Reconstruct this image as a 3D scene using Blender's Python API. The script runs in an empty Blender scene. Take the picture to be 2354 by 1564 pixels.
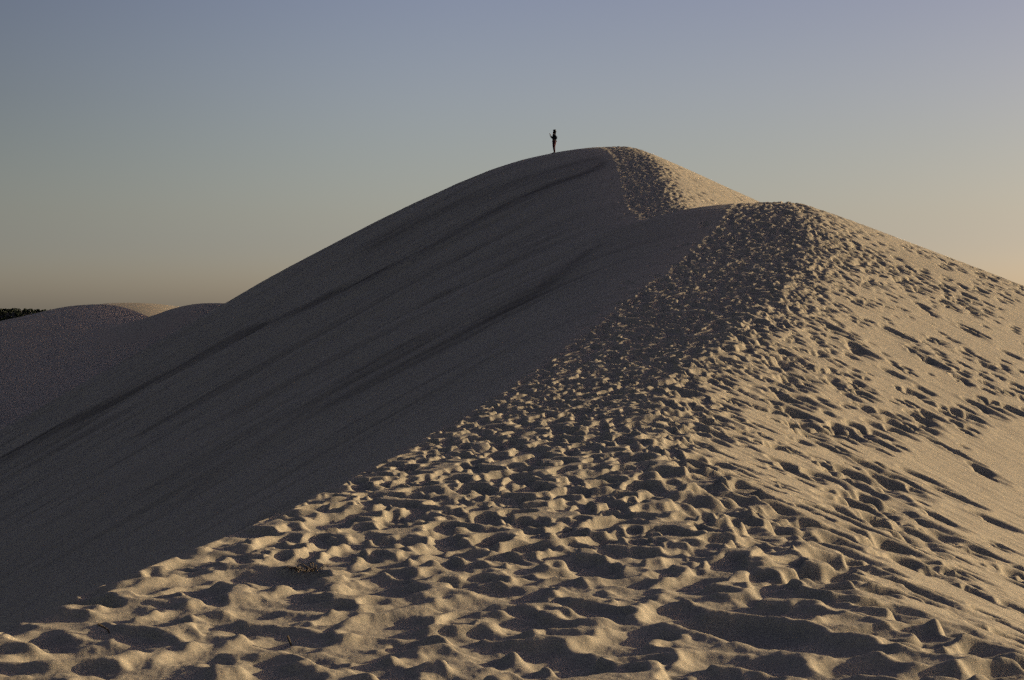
import bpy, bmesh, math, random
import numpy as np
from mathutils import Vector, Matrix

random.seed(7)
rng = np.random.default_rng(20240611)
C = bpy.context.scene.collection
ZO = 28.0            # camera height above the plain, metres
F = 3600.0           # focal length in photograph pixels (photograph 2354 px wide)
HOR = 712.0          # photograph row of the horizon
SUN_EL = math.radians(10.3)
SUN_AZ = math.radians(25.0)      # from +X towards +Y (away from the camera)

# ------------------------------------------------------------------ helpers
def tag(o, label=None, cat=None, group=None, kind=None):
    if label: o['label'] = label
    if cat: o['category'] = cat
    if group: o['group'] = group
    if kind: o['kind'] = kind
    return o

def hash2(ix, iy, seed):
    h = (ix.astype(np.uint32) * np.uint32(374761393) + iy.astype(np.uint32) * np.uint32(668265263)
         + np.uint32(seed * 1274126177 & 0xffffffff))
    h = (h ^ (h >> np.uint32(13))) * np.uint32(1274126177)
    h = h ^ (h >> np.uint32(16))
    return (h & np.uint32(0xffffff)).astype(np.float32) / np.float32(0x7fffff) - 1.0

def vnoise(x, y, seed=0):
    fx = np.floor(x); fy = np.floor(y)
    ix = fx.astype(np.int64); iy = fy.astype(np.int64)
    tx = (x - fx).astype(np.float32); ty = (y - fy).astype(np.float32)
    tx = tx * tx * tx * (tx * (tx * 6 - 15) + 10); ty = ty * ty * ty * (ty * (ty * 6 - 15) + 10)
    a = hash2(ix, iy, seed); b = hash2(ix + 1, iy, seed)
    c = hash2(ix, iy + 1, seed); d = hash2(ix + 1, iy + 1, seed)
    return (a + (b - a) * tx) * (1 - ty) + (c + (d - c) * tx) * ty

def fbm(x, y, octv=3, seed=0, gain=0.5):
    s = 0.0; amp = 1.0; tot = 0.0
    for k in range(octv):
        ca, sa = math.cos(0.6 * k), math.sin(0.6 * k)
        s = s + amp * vnoise(x * ca - y * sa + 17.3 * k, x * sa + y * ca - 9.1 * k, seed + k)
        tot += amp; amp *= gain; x = x * 2.03; y = y * 2.03
    return s / tot

def sstep(a, b, x):
    t = np.clip((x - a) / (b - a), 0, 1)
    return t * t * (3 - 2 * t)

# ------------------------------------------------------------------ shape of the dune
# distance, brink x, brink z (camera = 0), right edge of the trodden crest, brow roundness,
# left tilt of the crest, right slope, right shoulder roundness
K = np.array([
    # Y     xc     zc     xr    brow  tilt   mr    br
    (1.0, -2.9, -1.72,  2.6,  0.25, -.01, 0.34, 2.0),
    (5.0, -2.9, -1.72,  2.4,  0.25, -.025, 0.36, 1.6),
    (8.2, -2.60, -1.70, 1.90, 0.25, -.02, 0.40, 1.0),
    (10., -2.36, -1.70, 1.65, 0.25, -.015, 0.41, 0.8),
    (13., -1.80,-1.70,  1.45, 0.25, -.01, 0.41, 0.7),
    (18.7,-1.15,-1.68,  1.45, 0.30,  .06, 0.41, 0.7),
    (25., -0.25,-1.50,  2.30, 0.45,  .12, 0.40, 0.7),
    (31.,  0.63,-1.20,  4.00, 0.80,  .15, 0.40, 0.7),
    (38.,  2.20,-0.40,  6.15, 1.60,  .15, 0.39, 0.7),
    (45., 4.00, 0.65, 8.30, 3.00, .115, 0.39, 0.7),
    (52., 6.55, 2.08, 9.80, 5.00, .085, 0.39, 0.7),
    (60., 9.00, 4.32, 10.60, 8.00, .04, 0.38, 0.8),
    (66., 9.30, 4.34, 10.80, 9.00, .04, 0.38, 0.8),
    (72., 7.50, 3.85, 9.70, 7.00, .09, 0.39, 0.8),
    (80., 6.00, 4.75, 8.00, 5.00, .10, 0.40, 0.8),
    (95., 6.90, 8.20, 9.00, 6.00, .09, 0.42, 0.8),
    (105., 7.10, 10.40, 8.70, 7.00, .07, 0.46, 0.9),
    (115., 6.80, 12.12, 7.90, 9.00, .05, 0.47, 1.0),
    (121., 6.30, 12.72, 7.50, 9.80, .02, 0.47, 1.2),
    (128., 5.00, 12.45, 6.70, 10.20, .00, 0.46, 1.5),
    (145., 2.00,10.60,  5.00,10.00,  .00, 0.42, 2.0),
    (175.,-2.00, 10.3, 2.0, 10.00,  .00, 0.40, 2.0),
    (230.,-8.0, 11.50,-4.0, 10.00,  .00, 0.36, 2.0),  # unseen ridge tail, raised to throw shadow over the far dunes
    (290.,-16.0, 6.50,-10.0, 10.00,  .00, 0.30, 2.0),
    (450.,-40.0,-26.0,-30.0, 10.00,  .00, 0.20, 2.0)])
TL = np.linspace(0, math.log(450), 3000)
def _table(col):
    v = np.interp(TL, np.log(K[:, 0]), K[:, col])
    n = 75; g = np.exp(-0.5 * (np.arange(-n, n + 1) / 26.0) ** 2); g /= g.sum()
    return np.convolve(np.pad(v, n, mode='edge'), g, mode='valid')
TAB = [_table(c) for c in range(1, 8)]
def prof(Y):
    t = np.log(np.clip(Y, 1.0, 449.0))
    return [np.interp(t, TL, tb) for tb in TAB]

def softmax(a, b, k):
    d = np.clip(0.5 + 0.5 * (a - b) / k, 0, 1)
    return b * (1 - d) + a * d + k * d * (1 - d)

GROUND = -27.0
def far_land(x, Y):
    """the land behind and to the left: a long rise up to the small far dunes"""
    g = np.full_like(x, GROUND) if isinstance(x, np.ndarray) else GROUND
    left = sstep(8.0, -26.0, x + 0.10 * (Y - 150))
    rise = -17.0 + np.clip(Y - 100, 0, 95) * 0.148 + 0.5 * np.sin(x * 0.11 + 1.0)
    rise = rise - np.clip(Y - 205, 0, 300) * 0.10
    z = g + (np.maximum(rise, GROUND) - GROUND) * left * sstep(60, 100, Y)
    # far dune with the sunlit shoulder
    def bump(cx, cy, wl, wr, wf, wb, h):
        dx = x - cx - 0.06 * (Y - cy); dy = Y - cy
        ex = np.where(dx < 0, dx / wl, dx / wr); ey = np.where(dy < 0, dy / wf, dy / wb)
        return h * np.exp(-(np.abs(ex) ** 2.6)) * np.exp(-(ey ** 2))
    z = z + bump(-59.0, 224, 10.5, 9.5, 20, 30, 5.0)
    z = z + bump(-81.0, 330, 16.0, 33.0, 40, 40, 17.1)
    z = z + bump(-36.0, 196, 10.0, 26.0, 14, 30, 3.8)
    z = z + bump(-31.5, 148, 6.0, 5.0, 5, 9, 1.0)
    return z

def base(x, Y):
    xc, zc, xr, bl, tilt, mr, br = prof(Y)
    ml = 0.585
    s = np.maximum(xc - x, 0)
    left = zc - np.maximum(tilt, 0) * s - (ml - np.maximum(tilt, 0)) * (np.sqrt(s * s + bl * bl) - bl)
    w = np.clip(x - xc, 0, xr - xc)
    mid = zc + tilt * w
    q = np.maximum(x - xr, 0)
    z = mid - mr * (np.sqrt(q * q + br * br) - br)
    z = np.where(x < xc, left, z)
    # the slip face bends away behind a shallow runnel that comes down from the brow
    d = Y - (103.0 + 0.9 * np.sin(s * 0.23) + 0.5 * np.sin(s * 0.61 + 1.0))
    run = 0.32 * sstep(3.0, 22.0, s) * np.exp(-np.where(d < 0, d / 1.6, d / 5.5) ** 2)
    z = z - run
    return softmax(z, far_land(x, Y), 0.7)

def base1(x, Y):
    return float(base(np.array([x], float), np.array([Y], float))[0])

def ground_at(px, py, y0=5.0, y1=140.0):
    """where the line of sight through a photograph pixel meets the sand"""
    Y = np.exp(np.linspace(math.log(y0), math.log(y1), 6000))
    x = (px - 1177.0) / F * Y; z = (HOR - py) / F * Y
    hit = np.nonzero(base(x, Y) >= z)[0]
    i = hit[0] if len(hit) else len(Y) - 1
    return float(x[i]), float(Y[i])

# ------------------------------------------------------------------ polar grid of the near dune
PH = 0.40; NF = 1000; NC = 70
fine = np.linspace(-PH, PH, NF)
t = np.linspace(0, 1, NC + 1)[1:]
outer = PH + (1.35 - PH) * t ** 1.8
phi = np.concatenate([-outer[::-1], fine, outer])
R0, R1, DL = 4.2, 140.0, 0.0018
NR = int(math.log(R1 / R0) / DL) + 1
inner = np.linspace(1.2, R0, 40)[:-1]
rad = np.concatenate([inner, R0 * np.exp(DL * np.arange(NR))])
RI = len(inner)
RR, PP = np.meshgrid(rad, phi, indexing='ij')
X = RR * np.sin(PP); Yg = RR * np.cos(PP)
ZB = base(X, Yg)
H = np.zeros_like(X, dtype=np.float32)
xc, zc, xr, bl, tilt, mr, br = prof(Yg)
S_left = xc - X              # >0 on the slip face
Q = X - xr                   # >0 on the windward slope
del xc, zc, tilt, mr, br

dphi = fine[1] - fine[0]
def patch(cx, cy, R):
    r = math.hypot(cx, cy); p = math.atan2(cx, cy)
    if abs(p) > PH - 0.01 or r < R0 * 1.02 or r > R1: return None
    j0 = NC + (p + PH) / dphi; i0 = RI + math.log(r / R0) / DL
    dj = R / r / dphi; di = R / r / DL
    a, b = max(0, int(i0 - di)), min(len(rad), int(i0 + di) + 2)
    c, d = max(0, int(j0 - dj)), min(len(phi), int(j0 + dj) + 2)
    return slice(a, b), slice(c, d)

def grad(cx, cy):
    e = 0.4
    return ((base1(cx + e, cy) - base1(cx - e, cy)) / (2 * e), (base1(cx, cy + e) - base1(cx, cy - e)) / (2 * e))

def print_pit(cx, cy, ang, L, W, depth, rim, level=0.0, g=None, squ=2.0, soft=0.35):
    """one footprint: a pit with a soft raised rim; level flattens its floor against the slope"""
    R = max(L, W) * 2.1
    pt = patch(cx, cy, R)
    if pt is None: return
    dx = X[pt] - cx; dy = Yg[pt] - cy
    ca, sa = math.cos(ang), math.sin(ang)
    u = (dx * ca + dy * sa) / L; v = (-dx * sa + dy * ca) / W
    rho = (np.abs(u) ** squ + np.abs(v) ** squ) ** (1 / squ)
    h = H[pt]
    lv = 0.0
    if level and g is not None:
        lv = -(g[0] * dx + g[1] * dy) * level
        lv = np.where(lv > 0, 0.055 * np.tanh(lv / 0.055), 0.11 * np.tanh(lv / 0.11))
    w = 1 - sstep(1 - soft, 1 + soft, rho)
    floor = -depth * (1 - 0.35 * np.minimum(rho, 1) ** 2) + lv
    ringw = np.exp(-((rho - 1.22) / 0.30) ** 2)
    h2 = h * (1 - w) + (floor + 0.25 * np.minimum(h, 0)) * w + rim * ringw * (1 - w) * np.clip(1 - h / 0.07, 0, 1)
    H[pt] = h2

# ---- slow swells and wind ripples first
H += 0.035 * fbm(X * 0.55, Yg * 0.55, 3, 11).astype(np.float32) * sstep(-0.2, 0.6, -S_left)
crestw = sstep(-0.1, 0.35, -S_left)

# ---- the well trodden crest
stamps = []
Yk = np.exp(np.linspace(math.log(4.3), math.log(125), 4000))
# rejection sampled: area element in polar log space ~ Y^2
def add_random(n, ymin, ymax, xfun, dens):
    k = 0
    while k < n:
        Y = math.sqrt(random.uniform(ymin ** 2, ymax ** 2)) if False else random.uniform(ymin, ymax)
        xa, xb = xfun(Y)
        x = random.uniform(xa, xb)
        k += 1
        if random.random() < dens(x, Y): stamps.append((x, Y))
def crest_span(Y):
    a = prof(np.array([Y])); return a[0][0] - 0.15, a[2][0] + 0.9
for (ya, yb, per_m) in ((4.3, 9, 170), (9, 16, 160), (16, 30, 105), (30, 62, 100), (62, 80, 60), (80, 122, 80)):
    def dn(x, Y):
        a = prof(np.array([Y])); q = x - a[2][0]
        return 1.0 if q < 0.1 else max(0.0, 1 - q / 0.9)
    add_random(int(per_m * (yb - ya)), ya, yb, crest_span, dn)
random.shuffle(stamps)
for (x, Y) in stamps:
    near = max(0.0, min(1.0, (13 - Y) / 4))
    sc = (random.uniform(0.52, 0.9) if random.random() < .84 else random.uniform(.9, 1.35)) * (1.0 + 0.12 * near + 0.18 * max(0.0, min(1.0, (Y - 22) / 15)))
    a = random.gauss(1.2, 0.7) if random.random() > near else random.gauss(0.1, 0.6)
    print_pit(x, Y, a, 0.20 * sc * random.uniform(0.9, 1.25) * (1 + .2 * near), 0.135 * sc, random.uniform(0.05, 0.10) * min(sc, 1.1) * (1 - .27 * near),
              random.uniform(0.015, 0.04) * min(sc, 1) * (1 - .5 * near), squ=random.uniform(1.8, 3.0), soft=random.uniform(0.14, 0.34))

# ---- the windward slope: scattered prints and trails, stretched down the slope
slope_marks = []
def density(x, Y):
    a = prof(np.array([Y])); q = x - a[2][0]
    n = float(fbm(np.array([x * 0.16]), np.array([Y * 0.16]), 3, 77)[0])
    d = (0.17 if Y > 38 else 0.06) + 1.9 * n + 0.30 * math.exp(-max(q - 0.4, 0) / 3.0)
    return max(0.015, min(1.0, d))
def slope_span(Y):
    a = prof(np.array([Y])); return a[2][0] + 0.3, max(a[2][0] + 1.5, 0.36 * Y)
for (ya, yb, n) in ((5, 12, 60), (12, 22, 240), (22, 36, 520), (36, 64, 1900), (64, 125, 1500)):
    k = 0
    while k < n:
        Y = random.uniform(ya, yb); xa, xb = slope_span(Y); x = xa + (xb - xa) * random.random()
        k += 1
        if random.random() < density(x, Y): slope_marks.append((x, Y, random.uniform(0.6, 1.15)))
for (ya, yb, n) in ((8, 14, 70), (14, 24, 230), (24, 40, 480), (40, 64, 700), (64, 122, 500)):   # the belt beside the crest
    for k in range(n):
        Y = random.uniform(ya, yb); q = 0.3 + random.expovariate(1 / 1.1)
        if q < 4.2: slope_marks.append((prof(np.array([Y]))[2][0] + q, Y, random.uniform(0.45, 0.85)))
TRAILS = [  # photograph pixels along each trail of prints
    ([(1880, 1000), (1990, 1003), (2090, 985), (2160, 968), (2240, 958), (2340, 940)], 0.42, 1.0),
    ([(1900, 1030), (1960, 1015), (2050, 1000)], 0.5, 1.0),
    ([(2045, 1095), (2062, 1150), (2078, 1190), (2062, 1230), (2050, 1272)], 0.40, 1.15),
    ([(2030, 1120), (2046, 1160), (2040, 1215)], 0.6, 0.9),
    ([(2140, 1012), (2225, 1062), (2280, 1088), (2352, 1118)], 0.8, 1.0),
    ([(1890, 1015), (1935, 1042), (2000, 1082), (2060, 1092), (2120, 1122), (2200, 1150), (2300, 1180)], 0.5, 1.05),
    ([(1915, 1085), (1945, 1125), (1965, 1185), (1940, 1210)], 0.55, 1.0),
    ([(1640, 1110), (1705, 1170), (1780, 1210), (1835, 1232)], 0.55, 1.25),
    ([(2165, 1238), (2250, 1270), (2350, 1305)], 0.9, 1.1),
    ([(1900, 1222), (1960, 1335), (2020, 1330), (2130, 1375), (2240, 1420)], 0.6, 1.1),
    ([(2150, 1110), (2215, 1150), (2300, 1200), (2350, 1240)], 0.55, 1.1),
    ([(1850, 870), (1800, 930), (1830, 960), (1850, 930)], 0.45, 1.0),
    ([(1900, 590), (2000, 650), (2110, 700), (2230, 760), (2340, 830)], 0.7, 1.2),
    ([(2020, 600), (2120, 655), (2180, 690), (2260, 720)], 0.7, 1.2),
    ([(2060, 760), (2110, 800), (2180, 860), (2260, 900), (2340, 960)], 0.7, 1.2),
    ([(1930, 760), (1990, 820), (2050, 860), (2110, 890)], 0.5, 1.1),
    ([(1480, 1060), (1540, 1090), (1600, 1140), (1640, 1190)], 0.5, 1.2),
    ([(1700, 1440), (1830, 1470), (2000, 1500), (2180, 1540)], 0.5, 1.2),
]
for pts, stepm, sc in TRAILS:
    w = [ground_at(*p) for p in pts]
    side = 1
    for (a, b) in zip(w[:-1], w[1:]):
        L = math.hypot(b[0] - a[0], b[1] - a[1]); n = max(1, int(L / stepm)); n = min(n, 60)
        for k in range(n):
            f = (k + random.uniform(-.45, .45)) / n; side = -side; off = side * 0.12 + random.gauss(0, 0.12)
            nx, ny = -(b[1] - a[1]) / (L + 1e-6), (b[0] - a[0]) / (L + 1e-6)
            slope_marks.append((a[0] + (b[0] - a[0]) * f + off * nx, a[1] + (b[1] - a[1]) * f + off * ny,
                                sc * random.uniform(0.9, 1.5)))
for k in range(150):     # a few steps over the brink onto the slip face
    Y = math.exp(random.uniform(math.log(9), math.log(121))); slope_marks.append((prof(np.array([Y]))[0][0] - random.expovariate(1.6), Y, random.uniform(.5, .9)))
random.shuffle(slope_marks)

# wind streaks lie along the fall line of the windward slope
ux, uy = 0.87, -0.49
al = X * ux + Yg * uy; ac = -X * uy + Yg * ux
streak = sstep(0.0, 0.8, Q) * (0.25 + 0.75 * np.exp(-np.maximum(Q, 0) / 3.5))
patchy = np.clip(0.45 + 0.9 * fbm(X * 0.22, Yg * 0.22, 2, 31), 0, 1)
H += (0.042 * streak * patchy * fbm(al * 0.75, ac * 5.0, 3, 41)).astype(np.float32)
H += (0.012 * sstep(0.0, 0.8, Q) * fbm(al * 1.6, ac * 12.0, 2, 45)).astype(np.float32)

for (x, Y, sc) in slope_marks:
    if Y < 5 or Y > 126: continue
    g = grad(x, Y)
    a = math.atan2(-g[1], -g[0]) + random.gauss(0, 0.15)
    st = random.uniform(1.2, 1.8); dm = 1.0 + 0.25 * max(0.0, min(1.0, (28 - Y) / 12))
    print_pit(x, Y, a, 0.185 * sc * st, 0.165 * sc * random.uniform(0.8, 1.2), random.uniform(0.045, 0.085) * sc * dm, random.uniform(0.008, 0.02) * sc,
              level=random.uniform(1.15, 1.5), g=g, soft=random.uniform(0.18, 0.36))

# trodden sand cannot stand up in peaks: press the high points flat
cap = (0.012 + 0.005 + 0.016 * sstep(18, 34, RR) - 0.005 * sstep(34, 18, RR) + 0.005 * fbm(X * 0.9, Yg * 0.9, 2, 23)).astype(np.float32)
onc = sstep(0.6, -0.2, Q).astype(np.float32)
pos = np.maximum(H, 0)
H = np.minimum(H, 0) + pos * (1 - onc) + onc * cap * (1 - np.exp(-pos / cap))
# loose sand slumps: soften the nearest prints
def blur(A):
    A = (np.roll(A, 1, 0) + 2 * A + np.roll(A, -1, 0)) / 4
    return (np.roll(A, 1, 1) + 2 * A + np.roll(A, -1, 1)) / 4
HB = H.copy()
for k in range(3): HB = blur(HB)
bw = (sstep(15, 7, RR) * 0.8 * onc).astype(np.float32)
H = H * (1 - bw) + HB * bw
# small lumps and crumbs of trodden sand
nearw = sstep(40, 12, RR)
H += (crestw * (0.0045 * fbm(X * 6.5, Yg * 6.5, 3, 51))).astype(np.float32)
H += (crestw * nearw * 0.0030 * fbm(X * 26, Yg * 26, 2, 57)).astype(np.float32)
# the brink is broken by feet; the slip face carries long sand flows down the fall line
slip = sstep(0.0, 0.8, S_left)
flow = fbm(S_left * 0.055 + 0.4 * fbm(X * .1, Yg * .1, 2, 60), Yg * 0.42, 4, 61)
H += (slip * 0.32 * flow * sstep(0.3, 9, S_left) * np.clip(RR / 60, 0.1, 1)).astype(np.float32)
H += (slip * 0.035 * fbm(S_left * 0.16, Yg * 1.7, 4, 67)).astype(np.float32)
H = H * crestw + (H * (1 - crestw)) * 1.0

# long scarps and streaks of darker sand down the slip face
DARK_LINES = [  # photograph pixel lines, half width m, strength
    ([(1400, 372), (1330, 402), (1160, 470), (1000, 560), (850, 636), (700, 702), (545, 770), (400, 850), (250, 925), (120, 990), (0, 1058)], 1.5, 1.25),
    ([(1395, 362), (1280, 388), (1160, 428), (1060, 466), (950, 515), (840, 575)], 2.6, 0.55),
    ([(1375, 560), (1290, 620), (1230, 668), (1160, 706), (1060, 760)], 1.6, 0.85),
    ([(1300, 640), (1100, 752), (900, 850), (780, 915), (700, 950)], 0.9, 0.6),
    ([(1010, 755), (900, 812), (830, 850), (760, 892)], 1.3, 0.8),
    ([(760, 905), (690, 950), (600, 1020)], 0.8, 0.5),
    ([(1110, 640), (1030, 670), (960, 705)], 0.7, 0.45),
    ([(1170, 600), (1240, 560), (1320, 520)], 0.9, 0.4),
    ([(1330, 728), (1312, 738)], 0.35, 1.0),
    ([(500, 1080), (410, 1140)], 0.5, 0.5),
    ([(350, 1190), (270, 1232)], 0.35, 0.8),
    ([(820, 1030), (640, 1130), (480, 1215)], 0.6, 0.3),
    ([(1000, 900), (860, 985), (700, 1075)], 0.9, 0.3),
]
darken = np.zeros_like(H)
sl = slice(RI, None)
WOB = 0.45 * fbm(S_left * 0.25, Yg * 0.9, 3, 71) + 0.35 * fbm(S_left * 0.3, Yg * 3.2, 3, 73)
for pts, hw, st in DARK_LINES:
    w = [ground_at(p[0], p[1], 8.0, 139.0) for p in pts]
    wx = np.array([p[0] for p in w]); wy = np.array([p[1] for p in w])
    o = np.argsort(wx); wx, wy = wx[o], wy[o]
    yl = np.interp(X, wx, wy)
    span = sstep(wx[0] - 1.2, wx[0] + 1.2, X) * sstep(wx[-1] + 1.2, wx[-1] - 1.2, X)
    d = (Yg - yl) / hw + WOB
    darken = np.maximum(darken, st * span * np.exp(-np.where(d > 0, d * 1.9, d * 0.8) ** 2))
darken = darken * (0.6 + 0.4 * sstep(-0.35, 0.2, fbm(S_left * 0.5, Yg * 2.4, 4, 79, 0.65)))
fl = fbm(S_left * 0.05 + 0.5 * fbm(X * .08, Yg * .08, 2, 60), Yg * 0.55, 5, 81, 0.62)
darken = np.maximum(darken, 0.55 * sstep(0.10, 0.42, fl) * sstep(1.0, 8, S_left))
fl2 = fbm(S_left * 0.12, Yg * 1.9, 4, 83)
darken = np.clip(darken + 0.30 * sstep(0.15, 0.5, fl2) * sstep(0.8, 4, S_left), 0, 1)
darken = darken * sstep(0.2, 1.5, S_left)
H -= (0.10 * darken).astype(np.float32)

# ------------------------------------------------------------------ materials
def new_mat(name):
    m = bpy.data.materials.new(name); m.use_nodes = True
    nt = m.node_tree; b = nt.nodes['Principled BSDF']
    return m, nt, b

def simple_mat(name, col, rough=0.85, scale=40.0, var=0.25):
    m, nt, b = new_mat(name)
    tc = nt.nodes.new('ShaderNodeTexCoord'); n = nt.nodes.new('ShaderNodeTexNoise')
    n.inputs['Scale'].default_value = scale; n.inputs['Detail'].default_value = 4
    nt.links.new(tc.outputs['Object'], n.inputs['Vector'])
    mx = nt.nodes.new('ShaderNodeMix'); mx.data_type = 'RGBA'
    mx.inputs['A'].default_value = (*[c * (1 - var) for c in col], 1); mx.inputs['B'].default_value = (*[min(1, c * (1 + var)) for c in col], 1)
    nt.links.new(n.outputs['Fac'], mx.inputs['Factor']); nt.links.new(mx.outputs['Result'], b.inputs['Base Color'])
    b.inputs['Roughness'].default_value = rough
    b.inputs['Specular IOR Level'].default_value = 0.2
    return m

SAND = (0.465, 0.378, 0.246)
def sand_mat(name='wind_blown_sand', bump=True):
    m, nt, b = new_mat(name)
    N, Lk = nt.nodes, nt.links
    tc = N.new('ShaderNodeTexCoord')
    def noise(scale, detail, vec=None, rough=0.55):
        n = N.new('ShaderNodeTexNoise'); n.inputs['Scale'].default_value = scale; n.inputs['Detail'].default_value = detail
        n.inputs['Roughness'].default_value = rough
        Lk.new(vec or tc.outputs['Object'], n.inputs['Vector']); return n
    def mixc(fac, a, bcol, mode='MIX'):
        mx = N.new('ShaderNodeMix'); mx.data_type = 'RGBA'; mx.blend_type = mode
        for sock, v in (('Factor', fac), ('A', a), ('B', bcol)):
            if isinstance(v, (int, float)): mx.inputs[sock].default_value = v
            elif isinstance(v, tuple): mx.inputs[sock].default_value = (*v, 1)
            else: Lk.new(v, mx.inputs[sock])
        return mx.outputs['Result']
    big = noise(0.22, 4)
    c1 = mixc(big.outputs['Fac'], tuple(c * 0.90 for c in SAND), tuple(c * 1.10 for c in SAND))
    grain = noise(55.0, 5, rough=0.75)
    r = N.new('ShaderNodeMapRange'); r.inputs['From Min'].default_value = 0.3; r.inputs['From Max'].default_value = 0.7
    r.inputs['To Min'].default_value = 0.78; r.inputs['To Max'].default_value = 1.18
    Lk.new(grain.outputs['Fac'], r.inputs['Value'])
    c2 = mixc(1.0, c1, r.outputs['Result'], 'MULTIPLY')
    # darker sand along the streaks
    at = N.new('ShaderNodeAttribute'); at.attribute_name = 'darken'
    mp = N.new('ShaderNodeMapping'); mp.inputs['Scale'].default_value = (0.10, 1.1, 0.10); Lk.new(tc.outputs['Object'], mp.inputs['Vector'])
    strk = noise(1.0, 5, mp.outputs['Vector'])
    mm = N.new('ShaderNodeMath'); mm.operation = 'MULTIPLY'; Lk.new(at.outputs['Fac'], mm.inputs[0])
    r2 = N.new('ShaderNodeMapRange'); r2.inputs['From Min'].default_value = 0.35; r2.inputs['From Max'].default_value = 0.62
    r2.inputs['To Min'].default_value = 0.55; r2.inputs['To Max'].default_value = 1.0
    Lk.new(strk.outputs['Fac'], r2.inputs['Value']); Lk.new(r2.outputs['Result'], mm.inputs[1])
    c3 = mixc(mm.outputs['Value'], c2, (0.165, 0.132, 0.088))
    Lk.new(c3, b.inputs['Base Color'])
    b.inputs['Roughness'].default_value = 0.95
    b.inputs['Specular IOR Level'].default_value = 0.08
    if not bump: return m
    bm_ = N.new('ShaderNodeBump'); bm_.inputs['Strength'].default_value = 0.35; bm_.inputs['Distance'].default_value = 0.006
    Lk.new(grain.outputs['Fac'], bm_.inputs['Height']); Lk.new(bm_.outputs['Normal'], b.inputs['Normal'])
    return m
SANDM = sand_mat(); SANDF = sand_mat('distant_sand', False)

def grid_mesh(name, Xa, Ya, Za, mat, attr=None):
    nr, nc = Xa.shape
    co = np.empty((nr * nc, 3), np.float32)
    co[:, 0] = Xa.ravel(); co[:, 1] = Ya.ravel(); co[:, 2] = Za.ravel() + ZO
    i = np.arange(nr - 1)[:, None] * nc + np.arange(nc - 1)[None, :]
    q = np.stack([i, i + 1, i + nc + 1, i + nc], -1).reshape(-1, 4).astype(np.int32)
    me = bpy.data.meshes.new(name)
    me.vertices.add(nr * nc); me.vertices.foreach_set('co', co.ravel())
    me.loops.add(q.size); me.loops.foreach_set('vertex_index', q.ravel())
    me.polygons.add(len(q))
    me.polygons.foreach_set('loop_start', np.arange(0, q.size, 4, dtype=np.int32))
    me.update(calc_edges=True)
    me.polygons.foreach_set('use_smooth', np.ones(len(q), bool))
    if attr is not None:
        a = me.attributes.new('darken', 'FLOAT', 'POINT'); a.data.foreach_set('value', attr.ravel().astype(np.float32))
    me.materials.append(mat)
    o = bpy.data.objects.new(name, me); C.objects.link(o)
    return o

dune = tag(grid_mesh('sand_dune', X, Yg, ZB + H, SANDM, darken), kind='structure')

# ---- the land behind
rf = R1 * 0.9995 * np.exp(0.006 * np.arange(int(math.log(460 / R1) / 0.006)))
pf = np.concatenate([-outer[::-1], np.linspace(-PH, PH, 420), outer])
RF, PF = np.meshgrid(rf, pf, indexing='ij')
XF = RF * np.sin(PF); YF = RF * np.cos(PF)
ZF = base(XF, YF) + 0.05 * fbm(XF * 0.18, YF * 0.18, 2, 91) * sstep(R1, R1 + 8, RF)
ZF = ZF - 3.0 * sstep(390, 458, RF)
dfa = np.zeros_like(ZF)
far = tag(grid_mesh('distant_dunes', XF, YF, ZF, SANDF, dfa), kind='structure')

# ---- the plain out to the horizon
n = 96; ang = np.linspace(0, 2 * math.pi, n + 1)
rg = np.array([0.0, 60, 200, 460, 900, 2000, 5000, 12000, 30000])
RG, AG = np.meshgrid(rg, ang, indexing='ij')
plain = tag(grid_mesh('ground', RG * np.cos(AG), RG * np.sin(AG), np.full_like(RG, GROUND - 0.25), SANDF, np.zeros_like(RG)), kind='structure')

# ---- a far low rise on the left, dark with trees
hx = np.linspace(-420, -120, 120); hy = np.linspace(640, 900, 50)
HX, HY = np.meshgrid(hx, hy, indexing='ij')
hz = GROUND - 1 + 26.9 * np.exp(-((HX + 260) / 90) ** 4) * np.exp(-((HY - 760) / 55) ** 2) + 1.2 * fbm(HX * .02, HY * .02, 3, 5)
tag(grid_mesh('hill', HX, HY, hz, simple_mat('scrub_soil', (0.05, 0.045, 0.028), scale=.2), np.zeros_like(hz)), kind='structure')
def hill_z(x, y):
    return GROUND - 1 + 26.9 * math.exp(-((x + 260) / 90) ** 4) * math.exp(-((y - 760) / 55) ** 2)
LEAF = simple_mat('dark_foliage', (0.035, 0.042, 0.020), scale=.6)
bmt = bmesh.new()
for k in range(520):
    x = random.uniform(-266, -205); y = random.uniform(722, 764)
    z = hill_z(x, y); hgt = random.uniform(1.1, 1.9) * (1.25 if random.random() < .08 else 1); wd = hgt * random.uniform(.35, .6)
    for q in range(26):
        a = random.uniform(0, 6.283); rr = wd * math.sqrt(random.random()); hh = hgt * random.uniform(.12, 1)
        rr *= math.sqrt(max(.05, 1 - ((hh / hgt - .5) / .55) ** 2))
        c = Vector((x + rr * math.cos(a), y + rr * math.sin(a), z + hh + ZO))
        d1 = Vector((random.uniform(-1, 1), random.uniform(-1, 1), random.uniform(-1, 1))).normalized() * random.uniform(.2, .5)
        d2 = d1.cross(Vector((random.uniform(-1, 1), random.uniform(-1, 1), random.uniform(-1, 1)))).normalized() * random.uniform(.2, .45)
        bmt.faces.new([bmt.verts.new(c + d1), bmt.verts.new(c + d2), bmt.verts.new(c - d1), bmt.verts.new(c - d2)])
me = bpy.data.meshes.new('treeline'); bmt.to_mesh(me); bmt.free(); me.materials.append(LEAF)
tl = bpy.data.objects.new('treeline', me); C.objects.link(tl)
tag(tl, 'dark line of far trees on the horizon beyond the dunes', 'treeline', kind='stuff')

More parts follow.
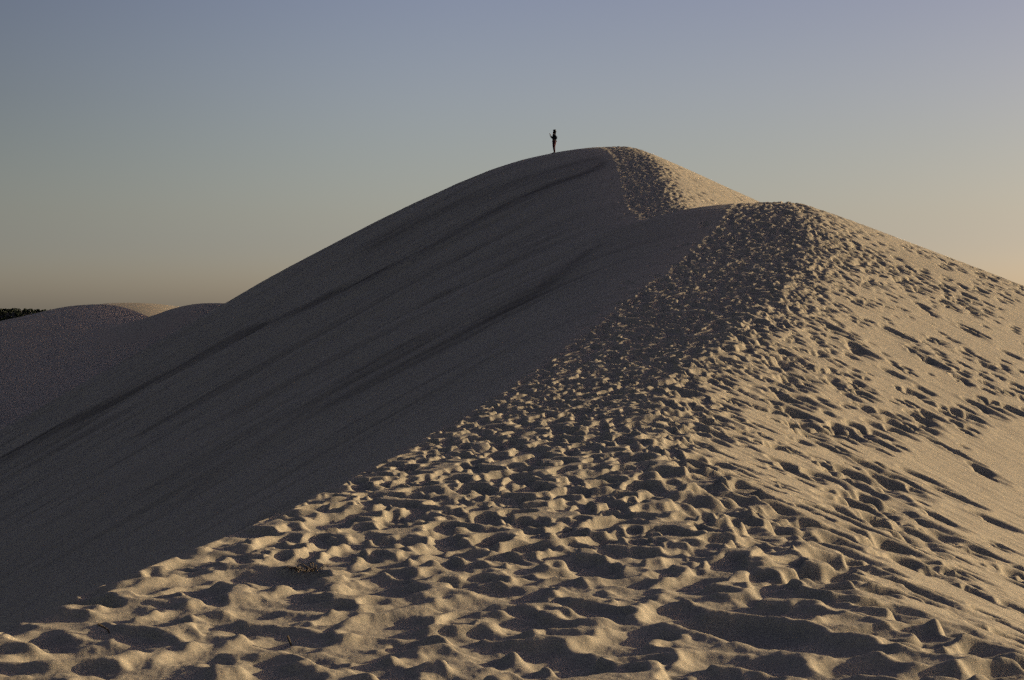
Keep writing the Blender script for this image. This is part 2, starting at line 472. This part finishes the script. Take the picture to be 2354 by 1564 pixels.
# ------------------------------------------------------------------ height of the finished sand at a point
def sand_z(x, Y):
    r = math.hypot(x, Y); p = math.atan2(x, Y)
    j = int(round(NC + (p + PH) / dphi)); i = int(round(RI + math.log(r / R0) / DL))
    return float(ZB[i, j] + H[i, j]) + ZO

# ------------------------------------------------------------------ the person on the brow
def skin_mesh(name, verts, edges, radii, mat, parent, root=0, sub=2, loc=(0, 0, 0)):
    me = bpy.data.meshes.new(name); me.from_pydata(verts, edges, [])
    o = bpy.data.objects.new(name, me); C.objects.link(o)
    md = o.modifiers.new('skin', 'SKIN'); md.use_smooth_shade = True
    for k, r in enumerate(radii):
        sv = me.skin_vertices[0].data[k]
        sv.radius = r if isinstance(r, tuple) else (r, r); sv.use_root = (k == root)
    s = o.modifiers.new('sub', 'SUBSURF'); s.levels = sub; s.render_levels = sub
    dg = bpy.context.evaluated_depsgraph_get(); dg.update()
    m2 = bpy.data.meshes.new_from_object(o.evaluated_get(dg)); m2.name = name
    o.modifiers.clear(); o.data = m2
    m2.materials.clear(); m2.materials.append(mat)
    for p in m2.polygons: p.use_smooth = True
    o.parent = parent
    return o

PX, PY = (1274 - 1177) / F * 118.0, 118.0
person = bpy.data.objects.new('person', None); C.objects.link(person)
person.location = (PX, PY, sand_z(PX, PY) - 0.02)
person.scale = (1.2, 1.2, 1.03)
tag(person, 'person in dark top and dark red trousers on the dune brow, one hand raised', 'person')
SKIN = simple_mat('tanned_skin', (0.22, 0.12, 0.08), .6); TOP = simple_mat('dark_cotton', (0.022, 0.020, 0.024)); TROU = simple_mat('dark_red_cotton', (0.075, 0.018, 0.022))
HAIR = simple_mat('dark_hair', (0.012, 0.010, 0.009), .6); SHOE = simple_mat('dark_leather', (0.03, 0.022, 0.018), .6)
# body: faces -X (left in the photo), turned a little away from the camera
V = []; E = []; Rr = []
def vt(p, r, link=None):
    V.append(p); Rr.append(r); k = len(V) - 1
    if link is not None: E.append((link, k))
    return k
pel = vt((0.0, 0, 0.93), (0.125, 0.115))
wai = vt((0.005, 0, 1.08), (0.105, 0.095), pel)
che = vt((0.0, 0, 1.28), (0.130, 0.105), wai)
nck = vt((0.005, 0, 1.43), (0.055, 0.055), che)
jaw = vt((-0.012, 0, 1.505), (0.060, 0.066), nck)
hd = vt((-0.005, 0, 1.575), (0.077, 0.088), jaw)
hdt = vt((0.0, 0, 1.635), (0.062, 0.072), hd)
vt((-0.088, 0, 1.552), 0.014, hd)                      # nose
def hand(link, base, dirv, side, up):
    d = Vector(dirv).normalized(); s = Vector(side).normalized(); n = d.cross(s).normalized()
    palm = Vector(base) + d * 0.05
    pk = vt(tuple(palm), (0.036, 0.018), link)
    for f, (off, ln) in enumerate(((-0.030, .070), (-0.010, .082), (0.010, .076), (0.028, .058))):
        a = palm + d * 0.040 + s * off
        b = a + d * ln * .5 + n * up * 0.008; c = a + d * ln * .92 + n * up * 0.026
        k1 = vt(tuple(a), 0.0095, pk); k2 = vt(tuple(b), 0.0088, k1); vt(tuple(c), 0.0075, k2)
    a = palm - d * 0.015 - s * 0.042; b = palm + d * 0.025 - s * 0.062 + n * up * .015
    k1 = vt(tuple(a), 0.011, pk); vt(tuple(b), 0.009, k1)
# far arm (camera's left): raised in front
sh = vt((-0.01, 0.175, 1.375), 0.058, che)
el = vt((-0.205, 0.20, 1.145), 0.042, sh)
wr = vt((-0.285, 0.12, 1.345), 0.029, el)
hand(wr, (-0.285, 0.12, 1.345), (-0.25, -0.1, 1.0), (0.2, 1, 0.1), 1)
# near arm: elbow out behind, hand at the hip
sh2 = vt((0.01, -0.175, 1.370), 0.058, che)
el2 = vt((0.225, -0.225, 1.115), 0.043, sh2)
wr2 = vt((0.085, -0.205, 0.965), 0.030, el2)
hand(wr2, (0.085, -0.205, 0.965), (-1, 0.15, -0.25), (0.2, 0.1, -1), 1)
for sgn, dxk, fx in ((1, -0.012, -0.02), (-1, 0.012, 0.02)):
    hip = vt((dxk, 0.085 * sgn, 0.86), 0.088, pel)
    kn = vt((-0.025 + dxk, 0.075 * sgn, 0.49), 0.056, hip)
    an = vt((0.02 + fx, 0.065 * sgn, 0.085), 0.036, kn)
    he = vt((0.035 + fx, 0.065 * sgn, 0.035), 0.032, an)
    vt((-0.14 + fx, 0.075 * sgn, 0.028), (0.038, 0.024), an)
body = skin_mesh('body', V, E, Rr, SKIN, person)
# clothing, each following the body
def sub_skin(name, verts, edges, radii, mat): return skin_mesh(name, verts, edges, radii, mat, person)
sub_skin('shirt', [(0.002, 0, .80), (0.005, 0, 1.08), (0, 0, 1.28), (0.004, 0, 1.405), (-.01, .175, 1.378), (-.205, .20, 1.143), (-.275, .130, 1.320), (.01, -.175, 1.373), (.227, -.226, 1.113), (.105, -.208, .985)],
         [(0, 1), (1, 2), (2, 3), (2, 4), (4, 5), (5, 6), (2, 7), (7, 8), (8, 9)],
         [(.160, .150), (.150, .135), (.165, .140), (.085, .085), .085, .068, .052, .085, .070, .055], TOP)
sub_skin('trousers', [(0, 0, 1.02), (-.012, .085, .84), (-.037, .075, .49), (-.002, .066, .10), (.012, -.085, .84), (-.013, -.075, .49), (.038, -.066, .10)],
         [(0, 1), (1, 2), (2, 3), (0, 4), (4, 5), (5, 6)], [(.150, .140), .118, .082, .060, .118, .082, .060], TROU)
sub_skin('hair', [(.02, 0, 1.655), (.035, 0, 1.60), (.050, 0, 1.52), (.040, 0, 1.42), (.012, 0, 1.69)], [(0, 1), (1, 2), (2, 3), (0, 4)], [(.080, .088), (.085, .095), (.070, .085), (.060, .075), .050], HAIR)
for sgn, fx in ((1, -0.02), (-1, 0.02)):
    sub_skin('shoe', [(.045 + fx, .066 * sgn, .035), (-.06 + fx, .070 * sgn, .034), (-.155 + fx, .076 * sgn, .026)], [(0, 1), (1, 2)], [.040, .045, (.042, .028)], SHOE)
for sgn in (1, -1):
    bme = bmesh.new(); bmesh.ops.create_uvsphere(bme, u_segments=10, v_segments=8, radius=0.011)
    bmesh.ops.translate(bme, verts=bme.verts, vec=(-0.074, 0.030 * sgn, 1.577))
    me = bpy.data.meshes.new('eye'); bme.to_mesh(me); bme.free(); me.materials.append(simple_mat('eye_white', (.5, .5, .48), .3))
    o = bpy.data.objects.new('eye', me); C.objects.link(o); o.parent = person
person.rotation_euler = (0, 0, math.radians(-18))

# ------------------------------------------------------------------ bits of dry plant lying in the footprints
STRAW = simple_mat('dry_straw', (0.15, 0.105, 0.06), .8, 60, .5)
def tube(bm, pts, r0, r1, seg=6):
    ring0 = None
    for k, p in enumerate(pts):
        p = Vector(p); d = (Vector(pts[min(k + 1, len(pts) - 1)]) - Vector(pts[max(k - 1, 0)])).normalized()
        s = d.cross(Vector((0.3, 0.2, 1))).normalized(); t_ = d.cross(s)
        r = r0 + (r1 - r0) * k / (len(pts) - 1)
        ring = [bm.verts.new(p + (s * math.cos(6.2832 * q / seg) + t_ * math.sin(6.2832 * q / seg)) * r) for q in range(seg)]
        if ring0: [bm.faces.new([ring0[q], ring0[(q + 1) % seg], ring[(q + 1) % seg], ring[q]]) for q in range(seg)]
        else: bm.faces.new(ring[::-1])
        ring0 = ring
    bm.faces.new(ring0)
def mesh_obj(name, bm, mat, loc, label, cat):
    me = bpy.data.meshes.new(name); bm.to_mesh(me); bm.free(); me.materials.append(mat)
    o = bpy.data.objects.new(name, me); C.objects.link(o); o.location = loc
    return tag(o, label, cat)
def place(px, py):
    x, y = ground_at(px, py); return (x, y, sand_z(x, y))
# broken tuft
bm = bmesh.new()
for k in range(42):
    a = random.uniform(0, 6.283); r = random.uniform(0, .07); L = random.uniform(.03, .11)
    d = Vector((math.cos(a + random.uniform(-1, 1)), math.sin(a), random.uniform(.02, .6))).normalized()
    p = Vector((r * math.cos(a) * 1.8, r * math.sin(a), random.uniform(-.01, .02)))
    tube(bm, [p, p + d * L * .5 + Vector((0, 0, .01)), p + d * L + Vector((random.uniform(-.02, .02), 0, -.015))], .0035, .0015, 4)
mesh_obj('dry_grass_tuft', bm, STRAW, place(712, 1312), 'scruffy brown tuft of dead grass lying in a footprint near the brink', 'dry grass')
def stick(px, py, pts, r, label):
    bm = bmesh.new(); tube(bm, pts, r, r * .6); mesh_obj('dry_twig', bm, STRAW, place(px, py), label, 'twig')
stick(236, 1446, [(-.035, 0, .05), (-.01, .005, .035), (.02, 0, .018), (.04, -.01, -.02)], .007, 'thick dark twig leaning in the sunlit sand at the left edge of the crest')
stick(664, 1458, [(-.012, 0, .06), (0, 0, .03), (.016, 0, -.02)], .007, 'short thin twig standing upright at the rim of a dark footprint')

# ------------------------------------------------------------------ sun, sky, camera
sun_dir = Vector((math.cos(SUN_EL) * math.cos(SUN_AZ), math.cos(SUN_EL) * math.sin(SUN_AZ), math.sin(SUN_EL)))
sl_ = bpy.data.lights.new('sun', 'SUN'); sl_.energy = 5.0; sl_.angle = math.radians(0.53); sl_.color = (1.0, 0.855, 0.62)
so = bpy.data.objects.new('sun', sl_); C.objects.link(so)
so.rotation_euler = (-sun_dir).to_track_quat('-Z', 'Y').to_euler()

w = bpy.data.worlds.new('World'); bpy.context.scene.world = w; w.use_nodes = True
nt = w.node_tree; bg = nt.nodes['Background']
sky = nt.nodes.new('ShaderNodeTexSky'); sky.sky_type = 'NISHITA'; sky.sun_disc = False
sky.sun_elevation = SUN_EL; sky.sun_rotation = math.radians(90) - SUN_AZ
sky.air_density = 1.0; sky.dust_density = 1.5; sky.ozone_density = 1.0
# evening air: warmer and milkier at the horizon, violet blue overhead, brighter towards the sun
geo = nt.nodes.new('ShaderNodeTexCoord')
sep = nt.nodes.new('ShaderNodeSeparateXYZ'); nt.links.new(geo.outputs['Generated'], sep.inputs[0])
tint = nt.nodes.new('ShaderNodeValToRGB'); cr = tint.color_ramp; cr.interpolation = 'B_SPLINE'
stops = [(0.0, (1.5, 1.62, 2.4)), (0.033, (.92, 1.00, 1.60)), (0.06, (.95, .925, 1.18)), (0.10, (.955, .90, 1.04)), (0.14, (1.01, .91, 1.07)), (0.195, (.98, .86, 1.03)),
         (0.35, (1.0, .83, 1.12)), (0.6, (.86, .70, .97)), (1.0, (.80, .66, .91))]
while len(cr.elements) < len(stops): cr.elements.new(0.5)
for e, (p, c) in zip(cr.elements, stops):
    e.position = p; e.color = (*[v / 2.4 for v in c], 1)
nt.links.new(sep.outputs['Z'], tint.inputs['Fac'])
dot = nt.nodes.new('ShaderNodeVectorMath'); dot.operation = 'DOT_PRODUCT'
nt.links.new(geo.outputs['Generated'], dot.inputs[0]); dot.inputs[1].default_value = (math.cos(SUN_AZ), math.sin(SUN_AZ), 0)
side = nt.nodes.new('ShaderNodeMapRange'); side.interpolation_type = 'SMOOTHSTEP'
for nme, v in (('From Min', -0.15), ('From Max', 0.40), ('To Min', 0.59 * 2.4), ('To Max', 1.0 * 2.4)): side.inputs[nme].default_value = v
nt.links.new(dot.outputs['Value'], side.inputs['Value'])
low = nt.nodes.new('ShaderNodeMapRange')
for nme, v in (('From Min', 0.0), ('From Max', 0.13), ('To Min', 0.86 * 2.4), ('To Max', 0.53 * 2.4)): low.inputs[nme].default_value = v
nt.links.new(sep.outputs['Z'], low.inputs['Value']); nt.links.new(low.outputs['Result'], side.inputs['To Min'])
m1 = nt.nodes.new('ShaderNodeVectorMath'); m1.operation = 'MULTIPLY'
nt.links.new(sky.outputs['Color'], m1.inputs[0]); nt.links.new(tint.outputs['Color'], m1.inputs[1])
m2 = nt.nodes.new('ShaderNodeVectorMath'); m2.operation = 'SCALE'
fall = nt.nodes.new('ShaderNodeMapRange'); fall.interpolation_type = 'SMOOTHSTEP'
for nme, v in (('From Min', 0.30), ('From Max', 0.75), ('To Min', 1.0), ('To Max', 0.84)): fall.inputs[nme].default_value = v
nt.links.new(dot.outputs['Value'], fall.inputs['Value'])
sm = nt.nodes.new('ShaderNodeMath'); sm.operation = 'MULTIPLY'
nt.links.new(side.outputs['Result'], sm.inputs[0]); nt.links.new(fall.outputs['Result'], sm.inputs[1])
nt.links.new(m1.outputs['Vector'], m2.inputs[0]); nt.links.new(sm.outputs['Value'], m2.inputs['Scale'])
nt.links.new(m2.outputs['Vector'], bg.inputs['Color'])
bg.inputs['Strength'].default_value = 0.108

cam = bpy.data.cameras.new('camera'); cam.sensor_width = 36.0; cam.lens = 36.0 * F / 2354.0
cam.clip_start = 0.1; cam.clip_end = 60000
co = bpy.data.objects.new('camera', cam); C.objects.link(co)
co.location = (0, 0, ZO)
co.rotation_euler = (math.radians(90) - math.atan((782 - HOR) / F), 0, 0)
sc = bpy.context.scene
sc.camera = co
sc.view_settings.view_transform = 'Standard'; sc.view_settings.look = 'None'
sc.view_settings.exposure = 0.0; sc.view_settings.gamma = 1.0
sc.cycles.use_denoising = False
sc.cycles.diffuse_bounces = 0
sc.cycles.use_adaptive_sampling = True; sc.cycles.adaptive_threshold = 0.045; sc.cycles.adaptive_min_samples = 8
